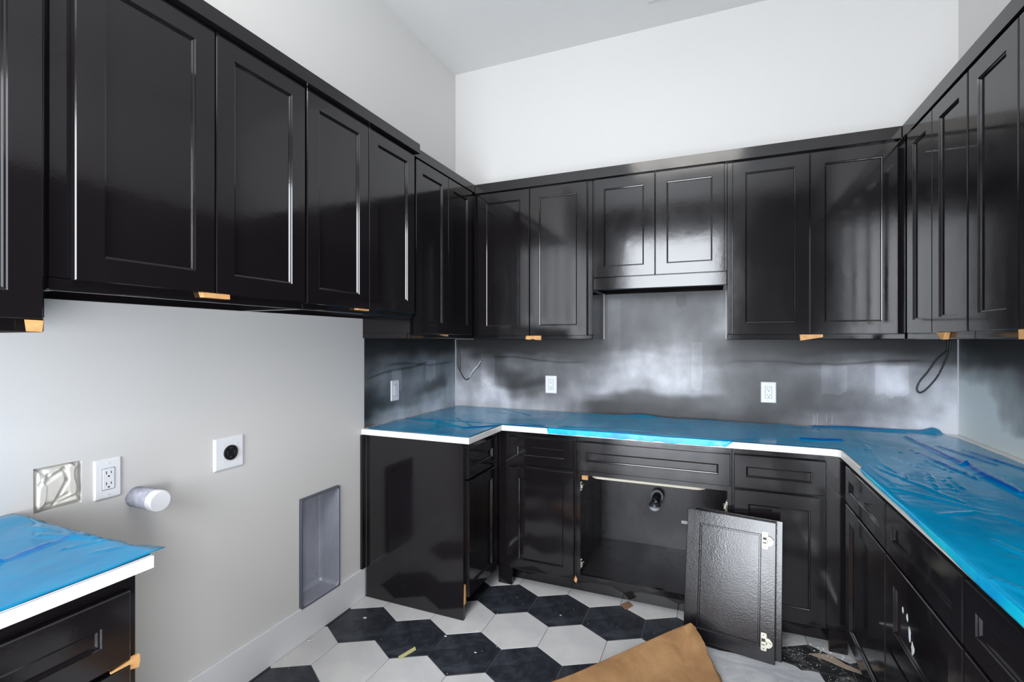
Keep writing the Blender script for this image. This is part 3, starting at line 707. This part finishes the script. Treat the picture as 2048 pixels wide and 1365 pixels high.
# dryer receptacle
t = thing('dryer_outlet', 'square white plate with a round black heavy-duty socket on the left wall', 'outlet'); F = FL(XL)
bm = bmesh.new(); rings(bm, F, [(rrect(1.266, 1.391, .888, 1.013, .003, 3), 0), (rrect(1.266, 1.391, .888, 1.013, .003, 3), .004), (rrect(1.272, 1.385, .894, 1.007, .003, 3), .008)]); obj('wall_plate', bm, m_plw, t)
def circ(u, v, r, n=28): return [(u+r*math.cos(2*math.pi*k/n), v+r*math.sin(2*math.pi*k/n)) for k in range(n)]
bm = bmesh.new(); rings(bm, F, [(circ(1.331, .952, .029), .007), (circ(1.331, .952, .029), .014), (circ(1.331, .952, .026), .015), (circ(1.331, .952, .025), .012)]); obj('socket', bm, m_blkpl, t)
bm = bmesh.new()
for r_ in (rrect(1.316, 1.3175, .944, .960), rrect(1.345, 1.3465, .944, .960), rrect(1.3295, 1.3325, .932, .938), rrect(1.325, 1.337, .969, .972)): rings(bm, F, [(r_, .0119), (r_, .0128)])
obj('contact_blades', bm, m_nickel, t)
for a in (-.034, .034):
    for b in (-.034, .034):
        bm = bmesh.new(); cp = circ(1.331+a*.85, .952+b, .0028, 10); rings(bm, F, [(cp, .008), (cp, .0095)]); obj('screw', bm, m_trim, t)
# capped pipe
t = thing('capped_pipe', 'short grey pipe stub with a white cap sticking out of the left wall', 'pipe')
cyl('pipe', (XL+.0005, .999, .876), (-1.660, .999, .876), .0325, m_pipe, t, 32, True)
bm = bmesh.new(); FX = Fr((0, 0, 0), (0, 1, 0), (1, 0, 0))
rings(bm, FX, [(circ(.999, .876, .034, 36), -1.664), (circ(.999, .876, .0345, 36), -1.645), (circ(.999, .876, .033, 36), -1.640), (circ(.999, .876, .030, 36), -1.6385)]); obj('cap', bm, m_plw, t)
# paper stuffed hole
CR = [((.15, .62, .62, .86), .05, .8, 0), ((.62, .86, .70, .62), .04, .9, 0), ((.70, .62, .42, .12), .035, .9, 0), ((.78, .95, .80, .30), .05, .8, 1), ((.12, .90, .30, .80), .05, .8, 0), ((.05, .10, .95, .22), .05, .8, 0), ((.22, .70, .14, .05), .04, .7, 1), ((.55, .25, .72, .30), .04, .7, 0), ((.25, .84, .72, .97), .04, .6, 1), ((.86, .8, .92, .3), .03, .9, 0)]
def crumple():
    n = 64; V = []; F = []
    y0, y1, z0, z1 = PH[0]-.001, PH[1]+.001, PH[2]-.001, PH[3]+.001
    for j in range(n+1):
        for i in range(n+1):
            a, b = i/n, j/n
            p = Vector((a*3.0, b*3.0, 2.2)); wv = noise.noise(p*1.2)*1.2
            f = sum(am*math.exp(-(segd(a+.03*wv, b+.03*wv, sg)[0]/wd_)**2)*(-1 if q_ else 1) for sg, wd_, am, q_ in CR) + .22*abs(noise.noise(Vector((a*3+wv*.4, b*3, 5))))
            ed = min(a, 1-a, b, 1-b); k = sst(0, .13, ed)
            x = XL-.020+.018*k - .009*f*sst(0, .06, ed)+.004
            V.append((min(x, XL+.003), y0+(y1-y0)*a, z0+(z1-z0)*b))
    for j in range(n):
        for i in range(n): a = j*(n+1)+i; F.append((a, a+1, a+n+2, a+n+1))
    me = bpy.data.meshes.new('crumpled_paper'); me.from_pydata(V, [], F); me.materials.append(m_crump)
    o = bpy.data.objects.new('crumpled_paper', me); C.objects.link(o)
    md = o.modifiers.new('thick', 'SOLIDIFY'); md.thickness = .001; md.offset = -1
    tag(o, 'crumpled white masking paper stuffed into the square hole in the left wall', 'paper')
crumple()
# recessed vent box
t = thing('vent_box', 'tall recessed grey metal dryer vent box in the left wall above the baseboard', 'vent box'); F = FL(XL)
y0, y1, z0, z1 = VB
def vr(i, r): return rrect(y0+i, y1-i, z0+i, z1-i, r, 6)
bm = bmesh.new()
rings(bm, F, [(vr(.0015, .001), .0155), (vr(.009, .016), .0150)], cap0=False, cap1=False)
rings(bm, F, [(vr(.0015, .001), -.02), (vr(.0015, .001), .0155)], cap0=False, cap1=False)
obj('flange', bm, m_flange, t)
bm = bmesh.new()
rings(bm, F, [(vr(.009, .016), .0150), (vr(.011, .018), .010), (vr(.014, .022), -.085), (vr(.019, .022), -.097), (vr(.028, .02), -.103)], cap0=False, cap1=True)
obj('metal_pan', bm, m_galv, t, False)
bm = bmesh.new(); cp = circ(1.745, .600, .036, 24); cp2 = circ(1.745, .600, .031, 24)
rings(bm, F, [(cp, -.1028), (cp, -.090), (cp2, -.090), (cp2, -.1015)]); obj('duct_collar', bm, m_foil, t)
for yy, zz in ((1.89, .205), (1.72, .205)):
    bm = bmesh.new(); cp = circ(yy, zz, .004, 10); rings(bm, F, [(cp, -.1029), (cp, -.100)]); obj('screw', bm, m_nickel, t)

# ------------------------------------------------------------ loose cables
def cable(label, runs):
    t = thing('cable', label, 'cable', 'loose black cables')
    for nm, pts, r, mt in runs:
        bm = bmesh.new(); tube(bm, spline(pts, 7), r, 8); obj(nm, bm, mt, t, True)
WL = [(-1.737, 3.131, 1.400), (-1.741, 3.131, 1.311), (-1.741, 3.130, 1.215), (-1.719, 3.129, 1.165), (-1.693, 3.127, 1.125), (-1.667, 3.124, 1.108), (-1.642, 3.122, 1.125)]
cable('black painted cable with a bare white end hanging in the left back corner', [('cable_sheath', WL, .0032, m_wirebl),
      ('cable_sheath', [(-1.728, 3.131, 1.33), (-1.722, 3.130, 1.26), (-1.722, 3.130, 1.20), (-1.719, 3.129, 1.165)], .0026, m_wirebl),
      ('bare_end', [(-1.642, 3.121, 1.125), (-1.611, 3.114, 1.168), (-1.573, 3.108, 1.205), (-1.541, 3.104, 1.248)], .0034, m_wirewh),
      ('bare_end', [(-1.648, 3.127, 1.118), (-1.617, 3.119, 1.170), (-1.580, 3.112, 1.210)], .0026, m_wirewh)])
WR = [(1.093, 3.131, 1.396), (1.086, 3.130, 1.341), (1.047, 3.128, 1.296), (1.008, 3.126, 1.23), (.977, 3.123, 1.185), (.962, 3.120, 1.145), (.973, 3.118, 1.124), (.999, 3.118, 1.141), (1.043, 3.120, 1.203), (1.073, 3.124, 1.27), (1.097, 3.127, 1.341), (1.101, 3.128, 1.396)]
cable('black looped cable hanging near the right corner of the back wall', [('cable_sheath', WR, .0042, m_wirebl)])

# ------------------------------------------------------------ tape scraps
def patch(name, label, F, pts, n, mat, cat, th=.001, off=0):
    bm = bmesh.new(); rings(bm, F, [(pts, n), (pts, n+th)]); return tag(obj(name, bm, mat), label, cat, 'tan tape scraps' if mat is m_tape else None)
patch('tape_scrap', 'tan tape scrap under the lowest cabinet at the far left', FL(-1.442), [(.581, 1.4115), (.609, 1.4105), (.611, 1.437), (.578, 1.438)], .0205, m_tape, 'tape')
patch('tape_scrap', 'tan tape scrap below the seam of the two widest left wall doors', FL(-1.440), [(.990, 1.522), (1.074, 1.522), (1.073, 1.5365), (.985, 1.5365)], .0012, m_tape, 'tape', .020)
patch('tape_scrap', 'thin tan tape scrap under the third door from the photo left', FL(-1.440), [(1.672, 1.5245), (1.742, 1.523), (1.744, 1.5305), (1.670, 1.5305)], .0012, m_tape, 'tape', .020)
patch('tape_scrap', 'tiny torn tape scrap under the narrow left corner cabinet', FL(-1.458), [(2.425, 1.421), (2.470, 1.417), (2.470, 1.4275), (2.404, 1.4275)], .0012, m_tape, 'tape', .019)
patch('tape_scrap', 'tan tape scrap with a torn notch under the left pair of back wall doors', FB(2.829), [(-1.085, 1.401), (-1.06, 1.398), (-1.037, 1.403), (-1.02, 1.397), (-.985, 1.396), (-.984, 1.4225), (-1.082, 1.4225)], .0012, m_tape, 'tape', .018)
patch('tape_scrap', 'long tapered tan tape scrap under the right pair of back wall doors', FB(2.829), [(.397, 1.392), (.493, 1.409), (.493, 1.4225), (.393, 1.4225)], .0012, m_tape, 'tape', .018)
patch('tape_scrap', 'triangular tan tape scrap under the right wall cabinets', FR(.832), [(2.387, 1.396), (2.374, 1.396), (2.356, 1.4235), (2.436, 1.4235)], .0012, m_tape, 'tape', .018)
patch('tape_scrap', 'tan tape scrap cut off by the right edge of the photo', FR(.832), [(1.80, 1.396), (1.866, 1.395), (1.868, 1.4235), (1.80, 1.4235)], .0012, m_tape, 'tape', .018)
patch('tape_scrap', 'tan tape wrapped over the drawer gap of the left foreground cabinet', FL(-1.182), [(.612, .692), (.6475, .691), (.6485, .679), (.665, .6745), (.668, .690), (.6665, .704), (.6485, .706), (.6480, .7005), (.612, .696)], .0125, m_tape, 'tape', .004)
patch('tape_scrap', 'sliver of tan tape on the plain side panel corner by the floor', FL(-1.152), [(2.130, .078), (2.147, .080), (2.149, .125), (2.143, .175), (2.137, .175)], .0012, m_tape, 'tape', .003)
patch('tape_scrap', 'small torn tan scrap at the foot of the open sink cabinet', FB(2.549), [(-.702, .095), (-.690, .085), (-.684, .105), (-.694, .125)], .0012, m_tape, 'tape', .003)
FZf = Fr((0, 0, 0), (1, 0, 0), (0, 0, 1), (0, 1, 0))
patch('tape_scrap', 'pale yellow tape strip across a black and a white floor tile', FZf, [(-1.285, 1.775), (-1.268, 1.760), (-1.240, 1.845), (-1.257, 1.862)], .0004, m_ytape, 'tape')
patch('cardboard_scrap', 'small brown cardboard scrap on the floor before the sink cabinet', FZf, [(-.460, 2.575), (-.425, 2.535), (-.395, 2.590), (-.425, 2.625)], .0004, m_card, 'scrap', .002)
patch('torn_paper', 'long torn tan paper strip on the dusty black tile at the right', FZf, [(.385, 2.497), (.43, 2.515), (.47, 2.524), (.515, 2.475), (.575, 2.447), (.57, 2.425), (.51, 2.440), (.45, 2.472), (.40, 2.487)], .0004, M_('torn_paper', s2l((165, 148, 132)), .8).m, 'paper')
bm = bmesh.new()
fp = [(-.16, 2.385), (.02, 2.365), (.13, 2.37), (.24, 2.395), (.285, 2.385), (.317, 2.376), (.335, 2.355), (.37, 2.366), (.402, 2.366), (.412, 2.316), (.46, 2.25), (.50, 2.12), (.52, 1.9), (.50, 1.5), (-.1, 1.45), (-.5, 1.5), (-.42, 1.85), (-.25, 2.1)]
rings(bm, FZf, [(fp, .0004), (fp, .0022)])
m = M_('dusty_sheet', s2l((178, 180, 184)), .7, .3)
m.link(m.ramp(m.noise(4, 8, .7, m.co((1, 2.2, 1), (0, 0, -.5)), 1.2), [(.3, s2l((150, 152, 160))), (.5, s2l((182, 184, 188))), (.75, s2l((208, 208, 206)))]), m.b.inputs['Base Color'])
m.bump(m.noise(5, 4, .5, m.co((1, 2.5, 1), (0, 0, -.5)), .8), .3, .01)
tag(obj('floor_sheet', bm, m.m), 'dusty grey-white sheet lying on the floor under the leaning doors', 'sheet')
# small screw lying on the white tile
t = thing('screw', 'small steel screw lying on the white tile by the left baseboard', 'screw')
bm = bmesh.new(); tube(bm, [(-1.735, 1.705, .003), (-1.715, 1.722, .003)], [.0022, .0012], 8); obj('shank', bm, m_nickel, t)
bm = bmesh.new(); tube(bm, [(-1.7365, 1.7035, .004), (-1.7345, 1.7055, .004)], .0042, 8); obj('head', bm, m_nickel, t)
# crumbs
bm = bmesh.new()
def crumb(x, y, s, z=0):
    if x < -1.14 and y > 2.11: return
    a = rnd.random()*6.28; pts = []
    for k in range(5): r = s*(.5+rnd.random()); pts.append((x+r*math.cos(a+k*1.26), y+r*math.sin(a+k*1.26)*.6))
    rings(bm, FZf, [(pts, z+.0004), ([(x+(p[0]-x)*.6, y+(p[1]-y)*.6) for p in pts], z+.0022)])
for k in range(60): crumb(-1.70+rnd.random()*1.5, 1.5+rnd.random()*1.0, .0016)
for k in range(110): crumb(.27+rnd.random()*.24, 2.24+rnd.random()*.28, .0013)
for k in range(24): crumb(.40+rnd.random()*.13, 2.50+rnd.random()*.10, .0040)
for x, y, s in ((-1.62, 1.96, .010), (-1.05, 2.08, .006), (-1.17, 1.985, .007), (-.985, 1.93, .007), (-.72, 2.36, .005)): crumb(x, y, s)
o = obj('plaster_crumbs', bm, m_plaster); o['kind'] = 'stuff'; tag(o, 'scattered white plaster crumbs and dust specks on the floor tiles', 'debris')

# ------------------------------------------------------------ ceiling vent
t = thing('ceiling_vent', 'white air vent at the top edge of the photo on the ceiling', 'vent')
F = Fr((0, 0, ZC), (1, 0, 0), (0, 0, -1), (0, 1, 0)); vx0, vx1, vy0, vy1 = -.366, -.06, 2.58, 2.893
def cr(i): return rrect(vx0+i, vx1-i, vy0+i, vy1-i)
bm = bmesh.new(); rings(bm, F, [(cr(0), 0), (cr(.001), .006), (cr(.024), .010), (cr(.026), .001)], cap0=False, cap1=False); obj('frame', bm, m_trim, t)
box('backing', vx0+.026, vx1-.026, vy0+.026, vy1-.026, ZC-.0012, ZC-.0004, m_slot, t)
for k in range(9):
    y = vy0+.04+k*.029; bm = bmesh.new()
    vs = [bm.verts.new(p) for p in ((vx0+.026, y, ZC-.002), (vx1-.026, y, ZC-.002), (vx1-.026, y+.018, ZC-.012), (vx0+.026, y+.018, ZC-.012))]
    f = bm.faces.new(vs); ex = bmesh.ops.extrude_face_region(bm, geom=[f])
    for g_ in ex['geom']:
        if isinstance(g_, bmesh.types.BMVert): g_.co.z += .0012
    obj('slat', bm, m_trim, t)
